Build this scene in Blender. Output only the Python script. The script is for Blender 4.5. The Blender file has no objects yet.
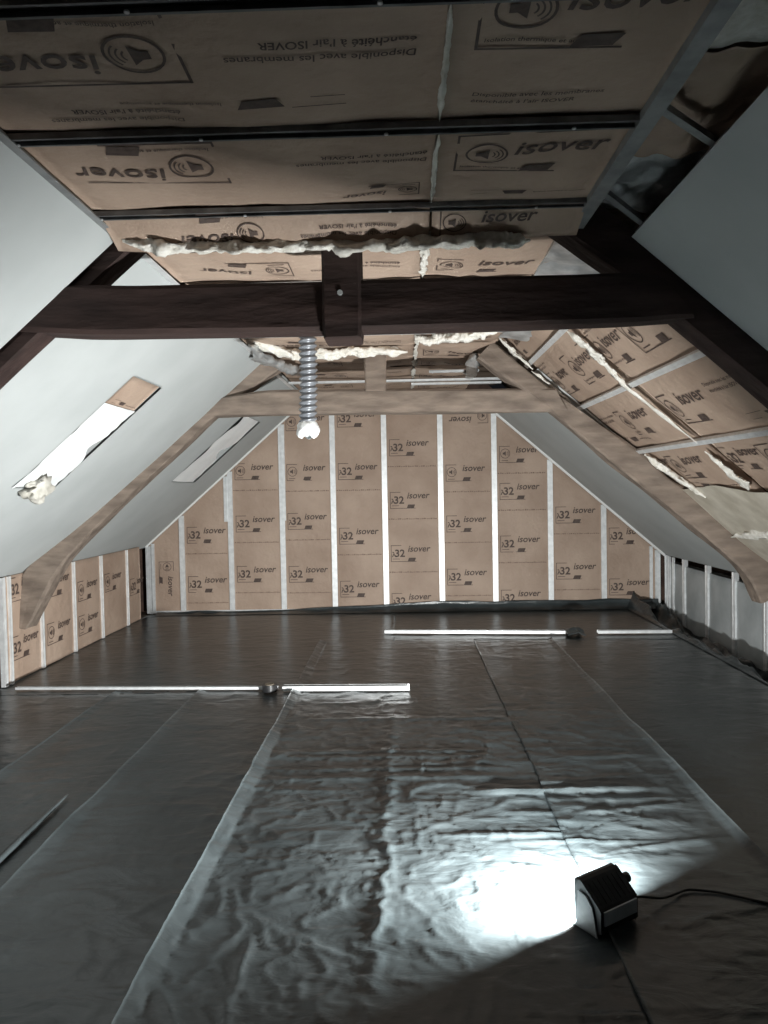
import bpy, bmesh, math, random
import numpy as np
from mathutils import Matrix, Vector

# ------------------------------------------------------------------ camera
sc = bpy.context.scene
COL = sc.collection
FPX, CAM_H = 740.0, 1.40                     # focal length in pixels of the 768 x 1024 frame, eye height
roll = math.radians(1.0)
fw = np.array([403 - 384, 512 - 488, FPX]); fw /= np.linalg.norm(fw)     # room axis seen from the camera
u0 = np.array([-math.sin(roll), math.cos(roll), 0])
rz = u0 - fw * u0.dot(fw); rz /= np.linalg.norm(rz)
rx = np.cross(rz, fw)
rx = rx if rx[0] > 0 else -rx
R = np.array([rx, fw, rz])
cam = bpy.data.cameras.new('camera')
cam.sensor_fit = 'VERTICAL'; cam.sensor_height = 36; cam.sensor_width = 27
cam.lens = FPX / 1024 * 36
cam.clip_start = 0.02
cam_o = bpy.data.objects.new('camera', cam); COL.objects.link(cam_o)
cam_o.matrix_world = Matrix([[R[i, 0], R[i, 1], -R[i, 2], (0, 0, CAM_H)[i]] for i in range(3)] + [[0, 0, 0, 1]])
sc.camera = cam_o

# ------------------------------------------------------------------ world, exposure
world = bpy.data.worlds.new('night'); sc.world = world
world.use_nodes = True
world.node_tree.nodes['Background'].inputs[0].default_value = (0.55, 0.62, 0.75, 1)
world.node_tree.nodes['Background'].inputs[1].default_value = 0.01
sc.view_settings.view_transform = 'Standard'
sc.view_settings.look = 'None'
sc.view_settings.gamma = 1
sc.view_settings.use_curve_mapping = False
sc.view_settings.exposure = 0.13
LAMP_WATTS = 285.0
LAMP_TILT = math.radians(12)              # the lamp leans forward on its bracket
LAMP_COLOUR = (0.985, 1.0, 0.98)

# ------------------------------------------------------------------ materials
MATS = {}
def newmat(name):
    m = bpy.data.materials.new(name); m.use_nodes = True
    nt = m.node_tree
    b = nt.nodes['Principled BSDF']
    MATS[name] = m
    return m, nt, b
def nd(nt, typ, **kw):
    n = nt.nodes.new(typ)
    for k, v in kw.items():
        if k in n.inputs: n.inputs[k].default_value = v
        else: setattr(n, k, v)
    return n
def noise_mix(nt, b, c0, c1, scale, lo=0.35, hi=0.65, stretch=None, detail=6):
    tc = nd(nt, 'ShaderNodeTexCoord')
    src = tc.outputs['Object']
    if stretch:
        mp = nd(nt, 'ShaderNodeMapping'); mp.inputs['Scale'].default_value = stretch
        nt.links.new(src, mp.inputs[0]); src = mp.outputs[0]
    n = nd(nt, 'ShaderNodeTexNoise', Scale=scale, Detail=detail)
    nt.links.new(src, n.inputs['Vector'])
    r = nd(nt, 'ShaderNodeValToRGB')
    r.color_ramp.elements[0].position = lo; r.color_ramp.elements[0].color = (*c0, 1)
    r.color_ramp.elements[1].position = hi; r.color_ramp.elements[1].color = (*c1, 1)
    nt.links.new(n.outputs['Fac'], r.inputs[0])
    nt.links.new(r.outputs[0], b.inputs['Base Color'])
    return src, n, r
def bump(nt, b, height, strength, dist):
    bp = nd(nt, 'ShaderNodeBump', Strength=strength, Distance=dist)
    nt.links.new(height, bp.inputs['Height'])
    nt.links.new(bp.outputs[0], b.inputs['Normal'])
    return bp
def simple(name, c0, c1, scale, rough, metal=0.0, bstr=0.0, bdist=0.01, spec=0.5, stretch=None, lo=0.35, hi=0.65):
    m, nt, b = newmat(name)
    src, n, r = noise_mix(nt, b, c0, c1, scale, lo, hi, stretch)
    b.inputs['Roughness'].default_value = rough
    b.inputs['Metallic'].default_value = metal
    b.inputs['Specular IOR Level'].default_value = spec
    if bstr: bump(nt, b, n.outputs['Fac'], bstr, bdist)
    return m

# kraft facing of the insulation: brown paper, blotches, creases
m, nt, b = newmat('kraft')
src, n, r = noise_mix(nt, b, (0.34, 0.246, 0.188), (0.455, 0.345, 0.272), 2.4, 0.28, 0.66)
v = nd(nt, 'ShaderNodeTexNoise', Scale=14, Detail=8); nt.links.new(src, v.inputs['Vector'])
b.inputs['Roughness'].default_value = 0.62
b.inputs['Specular IOR Level'].default_value = 0.35
bump(nt, b, v.outputs['Fac'], 0.7, 0.016)
simple('ink', (0.06, 0.04, 0.034), (0.10, 0.07, 0.058), 40, 0.7)
simple('ink_soft', (0.16, 0.105, 0.08), (0.27, 0.185, 0.14), 50, 0.7)
simple('plaster', (0.43, 0.455, 0.455), (0.48, 0.505, 0.505), 2.2, 0.8, spec=0.25)
simple('plaster_edge', (0.8, 0.81, 0.8), (0.86, 0.87, 0.86), 8, 0.8)
simple('galvanised', (0.70, 0.72, 0.73), (0.84, 0.86, 0.87), 18, 0.42, metal=0.4, bstr=0.05)
simple('mid_steel', (0.26, 0.27, 0.275), (0.38, 0.39, 0.395), 14, 0.45, metal=0.3)
simple('shaded_steel', (0.10, 0.105, 0.11), (0.19, 0.195, 0.20), 14, 0.45, metal=0.3)  # shaded copy of the galvanised steel, darkened for the unlit near ceiling channels
simple('wool', (0.66, 0.63, 0.56), (0.84, 0.82, 0.77), 22, 0.95, bstr=0.8, bdist=0.02)
simple('white_film', (0.82, 0.85, 0.86), (0.9, 0.92, 0.92), 5, 0.45, bstr=0.35, bdist=0.03)
simple('foil', (0.42, 0.44, 0.45), (0.74, 0.76, 0.77), 9, 0.35, metal=0.6, bstr=0.7, bdist=0.03)
simple('grey_felt', (0.34, 0.37, 0.38), (0.46, 0.49, 0.50), 4, 0.5, bstr=0.2, bdist=0.02)
simple('brick_dark', (0.045, 0.026, 0.02), (0.10, 0.06, 0.045), 7, 0.9, bstr=0.6, bdist=0.03)
simple('deck', (0.14, 0.12, 0.10), (0.22, 0.19, 0.16), 5, 0.85)
simple('lamp_black', (0.012, 0.012, 0.013), (0.022, 0.022, 0.023), 30, 0.38)
simple('lamp_grey', (0.5, 0.55, 0.6), (0.6, 0.64, 0.68), 20, 0.45)
simple('bracket_grey', (0.16, 0.165, 0.17), (0.22, 0.225, 0.23), 20, 0.5)
simple('rubber', (0.012, 0.012, 0.012), (0.02, 0.02, 0.02), 30, 0.5)
simple('tape_core', (0.3, 0.26, 0.2), (0.4, 0.34, 0.27), 20, 0.7)
simple('duct_grey', (0.17, 0.18, 0.20), (0.26, 0.275, 0.30), 12, 0.3, metal=0.3)
simple('sawn_deck', (0.10, 0.075, 0.055), (0.17, 0.13, 0.10), 4, 0.85, stretch=(1, 6, 1))
def wood(name, c0, c1, scale=3.0):
    m, nt, b = newmat(name)
    src, n, r = noise_mix(nt, b, c0, c1, scale, 0.3, 0.72, stretch=(1.2, 6, 5), detail=9)
    b.inputs['Roughness'].default_value = 0.8
    b.inputs['Specular IOR Level'].default_value = 0.3
    bump(nt, b, n.outputs['Fac'], 0.7, 0.02)
wood('timber_dark_shaded', (0.022, 0.013, 0.0115), (0.052, 0.031, 0.027))  # near truss: dark brown wood, its unlit faces also darkened in the colour
wood('timber_dusty', (0.125, 0.098, 0.08), (0.27, 0.215, 0.175))

# black polythene film: dull sheen, small crumples in the relief
m, nt, b = newmat('black_film')
src, n, r = noise_mix(nt, b, (0.026, 0.033, 0.0355), (0.046, 0.056, 0.0595), 2.5)
b.inputs['Roughness'].default_value = 0.29
b.inputs['Specular IOR Level'].default_value = 0.42
mp = nd(nt, 'ShaderNodeMapping'); mp.inputs['Scale'].default_value = (0.5, 1.0, 1.0)
nt.links.new(src, mp.inputs[0])
n1 = nd(nt, 'ShaderNodeTexNoise', Scale=9, Detail=7, Distortion=0.8); nt.links.new(mp.outputs[0], n1.inputs['Vector'])
n2 = nd(nt, 'ShaderNodeTexVoronoi', Scale=13, feature='DISTANCE_TO_EDGE'); nt.links.new(mp.outputs[0], n2.inputs['Vector'])
mx = nd(nt, 'ShaderNodeMath', operation='MULTIPLY_ADD')
nt.links.new(n2.outputs['Distance'], mx.inputs[0]); mx.inputs[1].default_value = 0.35
nt.links.new(n1.outputs['Fac'], mx.inputs[2])
bump(nt, b, mx.outputs[0], 0.36, 0.02)

m, nt, b = newmat('lamp_glass')
b.inputs['Base Color'].default_value = (0.9, 0.95, 1, 1)
b.inputs['Emission Color'].default_value = (*LAMP_COLOUR, 1)
b.inputs['Emission Strength'].default_value = 60

# ------------------------------------------------------------------ helpers
def org(p):
    while p is not None and p.parent is not None: p = p.parent
    return np.array(p.location) if p is not None else np.zeros(3)
def link(name, me, mat, parent=None):
    o = bpy.data.objects.new(name, me); COL.objects.link(o)
    if mat is not None and not me.materials: me.materials.append(MATS[mat])
    if parent is not None: o.parent = parent
    return o
def mesh(name, V, F, mat, parent=None, smooth=False):
    V = np.asarray(V, float) - org(parent)
    me = bpy.data.meshes.new(name)
    me.from_pydata([tuple(v) for v in V], [], [tuple(f) for f in F])
    me.validate(); me.update()
    bm = bmesh.new(); bm.from_mesh(me)
    bmesh.ops.recalc_face_normals(bm, faces=bm.faces)
    bm.to_mesh(me); bm.free()
    if smooth: me.polygons.foreach_set('use_smooth', [True] * len(me.polygons))
    return link(name, me, mat, parent)
def struct(o):
    o['kind'] = 'structure'; return o
def thing(name, label, cat, loc, group=None):
    o = bpy.data.objects.new(name, None); COL.objects.link(o)
    o.location = loc; o.empty_display_size = 0.1
    tag(o, label, cat, group); return o
def tag(o, label, cat, group=None):
    o['label'] = label; o['category'] = cat
    if group: o['group'] = group
    return o
class MB:
    def __init__(s): s.V = []; s.F = []
    def add(s, V, F):
        k = len(s.V); s.V += [tuple(map(float, v)) for v in V]; s.F += [tuple(i + k for i in f) for f in F]; return s
    def box(s, O, A, B, C):
        O, A, B, C = (np.array(q, float) for q in (O, A, B, C))
        P = [O + A * i + B * j + C * k for i in (0, 1) for j in (0, 1) for k in (0, 1)]
        return s.add(P, [(0, 1, 3, 2), (4, 6, 7, 5), (0, 4, 5, 1), (2, 3, 7, 6), (0, 2, 6, 4), (1, 5, 7, 3)])
    def bx(s, x0, x1, y0, y1, z0, z1): return s.box((x0, y0, z0), (x1 - x0, 0, 0), (0, y1 - y0, 0), (0, 0, z1 - z0))
    def prof(s, pts, O, A, B, L):                # closed profile in (A, B), swept along L
        O, A, B, L = (np.array(q, float) for q in (O, A, B, L)); n = len(pts)
        P = [O + A * p + B * q for p, q in pts]; P += [p + L for p in P]
        F = [(i, (i + 1) % n, n + (i + 1) % n, n + i) for i in range(n)] + [tuple(range(n)), tuple(range(2 * n - 1, n - 1, -1))]
        return s.add(P, F)
    def tube(s, pts, r, n=10, cap=True):
        pts = [np.array(p, float) for p in pts]; m = len(pts)
        rr = r if hasattr(r, '__len__') else [r] * m
        V, F = [], []
        ref = np.array([0.31, 0.2, 0.93])
        for i, p in enumerate(pts):
            t = pts[min(i + 1, m - 1)] - pts[max(i - 1, 0)]; t /= np.linalg.norm(t) + 1e-9
            a = np.cross(t, ref); a /= np.linalg.norm(a) + 1e-9; c = np.cross(t, a)
            for k in range(n):
                q = 2 * math.pi * k / n
                V.append(p + rr[i] * (a * math.cos(q) + c * math.sin(q)))
        for i in range(m - 1):
            for k in range(n):
                F.append((i * n + k, i * n + (k + 1) % n, (i + 1) * n + (k + 1) % n, (i + 1) * n + k))
        if cap: F += [tuple(range(n)), tuple(range((m - 1) * n, m * n))]
        return s.add(V, F)
    def build(s, name, mat, parent=None, smooth=False): return mesh(name, s.V, s.F, mat, parent, smooth)

def _hash(ix, iy, seed):
    h = (ix.astype(np.int64) * 374761393 + iy.astype(np.int64) * 668265263 + seed * 974711) & 0x7fffffff
    h = ((h ^ (h >> 13)) * 1274126177) & 0x7fffffff
    return ((h ^ (h >> 16)) & 0xffff) / 65535.0
def vn(x, y, seed=0):
    x = np.asarray(x, float); y = np.asarray(y, float)
    ix = np.floor(x); iy = np.floor(y); fx = x - ix; fy = y - iy
    fx = fx ** 3 * (fx * (fx * 6 - 15) + 10); fy = fy ** 3 * (fy * (fy * 6 - 15) + 10)
    a = _hash(ix, iy, seed); b_ = _hash(ix + 1, iy, seed); c = _hash(ix, iy + 1, seed); d = _hash(ix + 1, iy + 1, seed)
    return a + (b_ - a) * fx + (c - a) * fy + (a - b_ - c + d) * fx * fy
def fbm(x, y, seed=0, o=3): return sum(vn(np.asarray(x) * 2 ** k, np.asarray(y) * 2 ** k, seed + 17 * k) / 2 ** k for k in range(o)) / (2 - 2 ** (1 - o))
def ridge(x, y, seed=0): return 1 - np.abs(2 * vn(x, y, seed) - 1)
def sstep(a, b, x): t = np.clip((np.asarray(x, float) - a) / (b - a), 0, 1); return t * t * (3 - 2 * t)

def gridmesh(name, P, mat, parent, smooth=True, skirt=None):
    """P: (nu, nv, 3); skirt: vector added to the border to give the sheet real depth"""
    nu, nv = P.shape[:2]
    V = P.reshape(-1, 3)
    i, j = np.meshgrid(np.arange(nu - 1), np.arange(nv - 1), indexing='ij')
    a = (i * nv + j).ravel()
    F = np.stack([a, a + nv, a + nv + 1, a + 1], 1)
    if skirt is not None:
        ring = [k * nv for k in range(nu)] + [(nu - 1) * nv + k for k in range(1, nv)] + [k * nv + nv - 1 for k in range(nu - 2, -1, -1)] + [k for k in range(nv - 2, 0, -1)]
        n0 = len(V); V = np.vstack([V, V[ring] + np.asarray(skirt)])
        m_ = len(ring)
        F2 = np.array([(ring[q], ring[(q + 1) % m_], n0 + (q + 1) % m_, n0 + q) for q in range(m_)])
        F = np.vstack([F, F2])
    V = V - org(parent)
    me = bpy.data.meshes.new(name)
    me.vertices.add(len(V)); me.vertices.foreach_set('co', V.astype(np.float32).ravel())
    me.loops.add(F.size); me.loops.foreach_set('vertex_index', F.ravel().astype(np.int32))
    me.polygons.add(len(F)); me.polygons.foreach_set('loop_start', np.arange(0, F.size, 4, dtype=np.int32))
    me.polygons.foreach_set('use_smooth', np.full(len(F), smooth))
    me.update(calc_edges=True); me.validate()
    return link(name, me, mat, parent)

# ------------------------------------------------------------------ printed marks (flat print on the paper facing)
def text2d(body, size, shear=0.0, bold=0.0, align='LEFT'):
    c = bpy.data.curves.new('t', 'FONT'); c.body = body; c.size = size; c.shear = shear; c.offset = bold
    c.align_x = align; c.resolution_u = 3
    o = bpy.data.objects.new('t', c); COL.objects.link(o)
    dg = bpy.context.evaluated_depsgraph_get()
    me = o.evaluated_get(dg).to_mesh()
    V = [(v.co.x, v.co.y) for v in me.vertices]; F = [tuple(p.vertices) for p in me.polygons]
    bpy.data.objects.remove(o); bpy.data.curves.remove(c)
    return V, F
class Print:
    def __init__(s): s.V = []; s.F = []
    def add(s, VF, dx=0, dy=0):
        k = len(s.V); s.V += [(x + dx, y + dy) for x, y in VF[0]]; s.F += [tuple(i + k for i in f) for f in VF[1]]; return s
    def bar(s, x0, y0, x1, y1): return s.add(([(x0, y0), (x1, y0), (x1, y1), (x0, y1)], [(0, 1, 2, 3)]))
    def arc(s, cx, cy, r, w, a0, a1, n=20):
        V, F = [], []
        for i in range(n + 1):
            a = math.radians(a0 + (a1 - a0) * i / n)
            V += [(cx + r * math.cos(a), cy + r * math.sin(a)), (cx + (r + w) * math.cos(a), cy + (r + w) * math.sin(a))]
        F = [(2 * i, 2 * i + 1, 2 * i + 3, 2 * i + 2) for i in range(n)]
        return s.add((V, F))
T_ISO = text2d('isover', 0.102, 0.22, 0.0016)
T_32 = text2d('32', 0.118, 0.0, 0.003)
T_LAM = text2d('\u03bb', 0.075, 0.0, 0.002)
T_SM1 = text2d('Disponible avec les membranes', 0.036, 0.1, 0.0004)
T_SM2 = text2d('\u00e9tanch\u00e9it\u00e9 \u00e0 l\u2019air ISOVER', 0.036, 0.1, 0.0006)
T_SM3 = text2d('Isolation thermique et acoustique', 0.022, 0.1, 0.0003)
def frame_bits(p, w):                     # partial box round the mark, with the dark tab at lower right
    t = 0.006
    p.bar(0, 0, t, 0.19).bar(0, 0.184, 0.12, 0.19).bar(0, 0, 0.29, t)
    p.add(([(0.19, 0.006), (0.27, 0.006), (0.285, 0.045), (0.205, 0.045)], [(0, 1, 2, 3)]))
    return p
def mark_lambda(dash=True):
    p = Print(); frame_bits(p, 0.47)
    p.add(T_LAM, 0.012, 0.058).add(T_32, 0.042, 0.058).add(T_ISO, 0.19, 0.115)
    p.bar(0.02, 0.03, 0.1, 0.036)
    return p
def speaker(p, cx, cy, s):
    p.arc(cx, cy, 0.052 * s, 0.006 * s, 0, 360, 28)
    p.add(([(cx - .03 * s, cy - .012 * s), (cx - .014 * s, cy - .012 * s), (cx + .006 * s, cy - .03 * s), (cx + .006 * s, cy + .03 * s), (cx - .014 * s, cy + .012 * s), (cx - .03 * s, cy + .012 * s)], [(0, 1, 2, 3, 4, 5)]))
    for r in (.016, .027, .038): p.arc(cx + .004 * s, cy, r * s, .004 * s, -48, 48, 8)
    return p
def mark_speaker(dash=True):
    p = Print(); frame_bits(p, 0.47)
    speaker(p, 0.068, 0.105, 0.95); p.add(T_ISO, 0.185, 0.115)
    p.bar(0.025, 0.022, 0.1, 0.028)
    return p
def mark_big():                            # ceiling boards: larger icon, brand beside it, full box
    p = Print(); t = 0.008
    p.bar(0, 0, t, 0.27).bar(0, 0.262, 0.50, 0.27).bar(0, 0, 0.36, t)
    speaker(p, 0.105, 0.145, 1.25); p.add(text2d('isover', 0.125, 0.22, 0.0012), 0.19, 0.145)
    p.add(T_SM3, 0.02, 0.03)
    p.add(([(0.23, 0.012), (0.335, 0.012), (0.355, 0.06), (0.25, 0.06)], [(0, 1, 2, 3)]))
    return p
def mark_text():
    p = Print(); p.add(T_SM1, 0, 0.05).add(T_SM2, 0, 0); return p
def mark_dash():
    p = Print()
    for i in range(22): p.bar(i * 0.024 + .003 * math.sin(i * 2.3), 0, i * 0.024 + 0.017, 0.011 + .003 * math.sin(i * 1.7))
    return p
def mark_tabs():
    p = Print(); p.bar(0, 0.05, 0.16, 0.054).bar(0, 0, 0.10, 0.004)
    p.add(([(0.2, 0.0), (0.30, 0.0), (0.32, 0.045), (0.18, 0.045)], [(0, 1, 2, 3)])).add(T_SM3, 0.36, 0.01); return p
PRN = dict(dash=mark_dash(), lam=mark_lambda(), lam0=mark_lambda(False), spk=mark_speaker(), spk0=mark_speaker(False), big=mark_big(), text=mark_text(), tabs=mark_tabs())
def stamp(kind, surf, u, v, rot, parent, name='printed_mark', mat='ink', scale=1.0):
    """lay a printed mark on a batt; surf(u, v, lift) gives points on its paper"""
    pr = PRN[kind]; c, s = math.cos(rot) * scale, math.sin(rot) * scale
    A = np.array(pr.V)
    U = u + A[:, 0] * c - A[:, 1] * s; W = v + A[:, 0] * s + A[:, 1] * c
    me = bpy.data.meshes.new(name)
    V = surf(U, W, 0.0035) - org(parent)
    me.from_pydata([tuple(q) for q in V], [], pr.F); me.update()
    return link(name, me, mat, parent)

# ------------------------------------------------------------------ insulation batts
def batt(parent, O, U, V, w, h, amp=0.012, seed=0, top=None, bottom=None, mat='kraft', depth=0.10, rough=0.006, res=0.05, name='insulation_batt'):
    """paper-faced batt: O corner, U and V unit axes in the plane, room side is U x V; top(u) cuts it"""
    O, U, V = (np.array(q, float) for q in (O, U, V)); N = np.cross(U, V)
    def bul(u, v):
        hh = h if top is None else np.maximum(top(u), 0.02)
        e = np.clip(4 * (u / w) * (1 - u / w), 0, 1) ** 0.5
        f = np.clip(4 * (v / hh) * (1 - v / hh), 0, 1) ** 0.35
        crease = ridge(u * 2.1 + seed, v * 2.6 + 0.6 * u, seed + 5) ** 6
        return amp * e * f + rough * (fbm(u * 4 + seed * 3.1, v * 4, seed) - 0.5) * 2 - 0.5 * rough * crease
    def surf(u, v, lift=0.0):
        u = np.asarray(u, float); v = np.asarray(v, float)
        return O + u[..., None] * U + v[..., None] * V + (bul(u, v) + lift)[..., None] * N
    nu = max(6, int(w / res)); nv = max(6, int(h / res))
    uu = np.linspace(0, w, nu); tt = np.linspace(0, 1, nv)
    ug, tg = np.meshgrid(uu, tt, indexing='ij')
    t_ = np.full_like(ug, h) if top is None else np.maximum(top(ug), 0.02)
    b_ = np.zeros_like(ug) if bottom is None else bottom(ug)
    vg = b_ + (t_ - b_) * tg
    o = gridmesh(name, surf(ug, vg), mat, parent, True, -N * depth)
    return o, surf

STUD_P = [(-.030, 0), (-.006, 0), (-.004, -.004), (.004, -.004), (.006, 0), (.030, 0), (.030, -.040), (.022, -.040), (.022, -.034), (.0288, -.034), (.0288, -.0015), (-.0288, -.0015), (-.0288, -.034), (-.022, -.034), (-.022, -.040), (-.030, -.040)]
def stud(parent, P0, P1, across, out, name='metal_stud', s=1.0, mat='galvanised'):
    P0 = np.array(P0, float); P1 = np.array(P1, float)
    return MB().prof([(a * s, b * s) for a, b in STUD_P], P0, across, out, P1 - P0).build(name, mat, parent)

# slopes of the roof: board undersides
KL = 0.8735; KR = 0.869
def zl(x): return 0.80 + (np.asarray(x, float) + 2.95) * KL
def zr(x): return 0.61 + (2.93 - np.asarray(x, float)) * KR
aL = math.atan(KL); aR = math.atan(KR)
eL = np.array([math.cos(aL), 0, math.sin(aL)]); nL = np.array([math.sin(aL), 0, -math.cos(aL)])      # up-slope, into the room
eR = np.array([-math.cos(aR), 0, math.sin(aR)]); nR = np.array([-math.sin(aR), 0, -math.cos(aR)])
ZC = 2.42                                   # flat ceiling
YG = 8.45                                   # stud faces of the gable wall
XL, XR = -2.92, 2.93                        # stud faces of the knee walls
rnd = random.Random(4)

# ================================================================== STRUCTURE
# ---- floor deck and the trench along the right knee wall
floor = struct(MB().bx(-3.3, 2.50, -1.3, 8.7, -0.06, -0.012).build('floor', 'deck'))
MB().bx(2.50, 3.3, -1.3, 8.7, -0.42, -0.36).build('lower_ledge', 'deck', floor)

def film_h(x, y, seed):
    near = sstep(6.6, 3.8, y)
    mid = sstep(-1.5, -0.5, x) * sstep(1.5, 0.7, x)
    act = 0.40 + 0.50 * near * mid
    h = 0.004 * (fbm(x * 2.2, y * 1.7, seed) - 0.5)
    h = h + act * 0.008 * ridge(x * 1.1 + 0.5 * vn(x * 3, y * 3, 3), y * 7.5, seed + 2) ** 9 * sstep(.3, .7, vn(x * 1.2, y * 1.3, seed + 9))
    wx = x + 0.09 * vn(x * 6, y * 6, seed + 31); wy = y + 0.09 * vn(x * 6 + 9, y * 6, seed + 33)
    h = h + act * 0.0085 * ridge(wx * 5.5, wy * 6.5, seed + 4) ** 6 * sstep(.25, .75, vn(x * 2.4, y * 2.0, seed + 12))
    h = h + act * 0.0045 * ridge(wx * 13 + .6 * wy * 7, wy * 14, seed + 6) ** 5
    h = h + act * 0.0022 * ridge(wx * 27, wy * 31 + wx * 5, seed + 8) ** 4 * sstep(.3, .7, vn(x * 3.1, y * 2.6, seed + 21))
    return h
def film_sheet(x0, x1, y0, y1, base, seed, lip_l=0.0, lip_r=0.0, res=0.014, extra=None, far_res=None, name='film_sheet'):
    nx = int((x1 - x0) / res) + 1
    ys = [y0]
    while ys[-1] < y1:
        d = max(res, (ys[-1] - 1.0) * 0.006 + 0.004); ys.append(min(y1, ys[-1] + d))
    ys = np.array(ys); xs = np.linspace(x0, x1, nx)
    X, Y = np.meshgrid(xs, ys, indexing='ij')
    wob = 0.012 * (vn(Y * 1.3, seed * 2.2 + Y * 0, seed) - 0.5) + 0.006 * (vn(Y * 5, Y * 0, seed + 1) - .5)
    fl_ = sstep(0.25, 0, X - x0) ; fr = sstep(0.25, 0, x1 - X)
    X2 = X + wob * (fl_ + fr)
    Z = base + film_h(X, Y, seed)
    amt = 0.55 + 0.9 * vn(Y * 2.0, Y * 0 + seed, seed + 3)
    wl_ = 0.055 + 0.02 * vn(Y * 1.1, Y * 0, seed + 6)
    Z = Z + lip_l * amt * np.clip(1 - (X - x0) / wl_, 0, 1) + lip_r * amt * np.clip(1 - (x1 - X) / (wl_ * .6), 0, 1)
    if extra is not None: Z = Z + extra(X, Y)
    Z = np.maximum(Z, base - 0.002)
    return gridmesh(name, np.stack([X2, Y, Z], -1), 'black_film', floor, True, (0, 0, -0.0025))
def crumple(cx, y0, y1, wd, a, seed):
    def f(X, Y):
        c = cx - .02 * sstep(3.5, 1.8, Y) + 0.05 * (fbm(Y * 4, Y * 0, seed, 4) - .5)
        d = (X - c) / wd
        k = np.exp(-np.abs(d) ** 1.4) * sstep(y0, y0 + .25, Y) * sstep(y1, y1 - .9, Y)
        wx = X + .05 * vn(X * 14, Y * 11, seed + 5); wy = Y + .06 * vn(X * 12 + 7, Y * 13, seed + 6)
        return k * a * (0.25 + 1.3 * ridge(wx * 13 + wy * 7, wy * 15 - wx * 12, seed + 2) ** 3 + .7 * ridge(wx * 24, wy * 27, seed + 3) ** 2)
    return f
def fold(xa, xb, yc, wd, a, tilt=0.0):
    def f(X, Y):
        d = (Y - yc - tilt * (X - xa)) / wd
        return a * np.exp(-d * d) * sstep(xa, xa + .25, X) * sstep(xb, xb - .2, X)
    return f
def both(*fs): return lambda X, Y: sum(f(X, Y) for f in fs)
Y0 = -1.25
film_sheet(-2.95, -2.03, Y0, 5.16, -0.010, 1)
film_sheet(-2.07, -1.42, Y0, 5.15, -0.008, 2, lip_l=0.010)
film_sheet(-1.46, -0.75, Y0, 5.13, -0.006, 3, lip_l=0.011)
film_sheet(-0.79, 0.66, Y0, 6.75, -0.004, 4, lip_l=0.020, res=0.011, extra=both(crumple(-0.085, 1.75, 4.9, 0.026, 0.0062, 4), fold(0.22, 0.85, 3.36, 0.016, 0.020), fold(0.05, .75, 2.95, 0.011, 0.009), fold(-.7, .5, 3.9, 0.012, 0.006), fold(-.75, .6, 4.45, .012, .006)))
film_sheet(0.62, 1.33, Y0, 6.75, -0.001, 6, lip_l=0.004, lip_r=0.014, extra=both(fold(0.5, 1.2, 3.36, 0.018, 0.018, 0.03), fold(0.7, 1.35, 2.78, 0.016, 0.010, .22), fold(0.6, 1.3, 3.1, 0.016, 0.008, .2), fold(0.6, 1.3, 3.75, 0.014, 0.007, .1)))
film_sheet(1.29, 2.52, Y0, 6.75, -0.008, 7, res=0.02)
film_sheet(-2.95, -0.10, 5.10, 8.40, -0.008, 8, res=0.03)
film_sheet(-0.14, 2.52, 6.70, 8.40, -0.008, 9, res=0.03)
# long loose fold lying on the left sheets
MB().tube([(-1.56 - 0.001 * i, 2.40 + i * 0.05, 0.008) for i in range(20)], [0.004 + 0.010 * math.sin(math.pi * min(1, (i + 1) / 20)) for i in range(20)], 5).build('film_fold', 'black_film', floor, True)

# film turned down into the trench on the right and up against the walls
def edge_film():
    ys = np.arange(-1.25, 8.43, 0.05)
    prof = [(2.49, 0.0), (2.53, 0.006), (2.575, -0.03), (2.61, -0.14), (2.66, -0.24), (2.74, -0.28), (2.82, -0.26), (2.875, -0.20), (2.898, -0.15)]
    t = np.linspace(0, len(prof) - 1, 34)
    px = np.interp(t, range(len(prof)), [p[0] for p in prof]); pz = np.interp(t, range(len(prof)), [p[1] for p in prof])
    T, Y = np.meshgrid(t, ys, indexing='ij')
    k = sstep(0.3, 2.5, T)
    X = px[:, None] + 0 * Y + 0.10 * k * (fbm(Y * 1.7, T * .5, 3) - .5) * sstep(8, 5, T)
    Z = pz[:, None] + 0 * Y + 0.20 * k * (fbm(Y * 2.3, T * .45, 8) - .5) + 0.05 * k * (ridge(Y * 6, T * 1.2, 5) - .5)
    Z = np.where(X > 2.5, Z + sstep(7.4, 8.4, Y) * 0.20 * k, Z)
    return gridmesh('edge_film', np.stack([np.minimum(X, 2.898), Y, Z], -1), 'black_film', floor)
edge_film()
def upstand():
    xs = np.arange(-2.85, 2.905, 0.04); t = np.linspace(0, 1, 14)
    T, X = np.meshgrid(t, xs, indexing='ij')
    hgt = 0.02 + 0.075 * sstep(-2.2, 0.8, X) + 0.02 * (vn(X * 3, X * 0, 5) - .5)
    Y = 8.30 + 0.125 * sstep(0, .7, T) + 0.012 * (fbm(X * 3, T * 3, 2) - .5)
    Z = 0.0 + hgt * sstep(0.15, 1, T) + 0.012 * (ridge(X * 4, T * 2, 4) - .5) * np.sin(T * math.pi)
    return gridmesh('edge_film', np.stack([X, np.minimum(Y, 8.432), Z], -1), 'black_film', floor)
upstand()

# ---- gable wall
wall_back = struct(MB().prof([(-3.3, -.4), (3.3, -.4), (3.3, .55), (0.95, 2.62), (-1.0, 2.62), (-3.3, .6)], (0, 8.62, 0), (1, 0, 0), (0, 0, 1), (0, .1, 0)).build('wall_back', 'brick_dark'))
GX = [-2.955, -2.56, -1.99, -1.39, -0.80, -0.21, 0.43, 1.04, 1.67, 2.27, 2.875]
def gtop(x): return np.minimum(np.minimum(zl(x), zr(x)), ZC + 0.05) - 0.004
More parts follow.
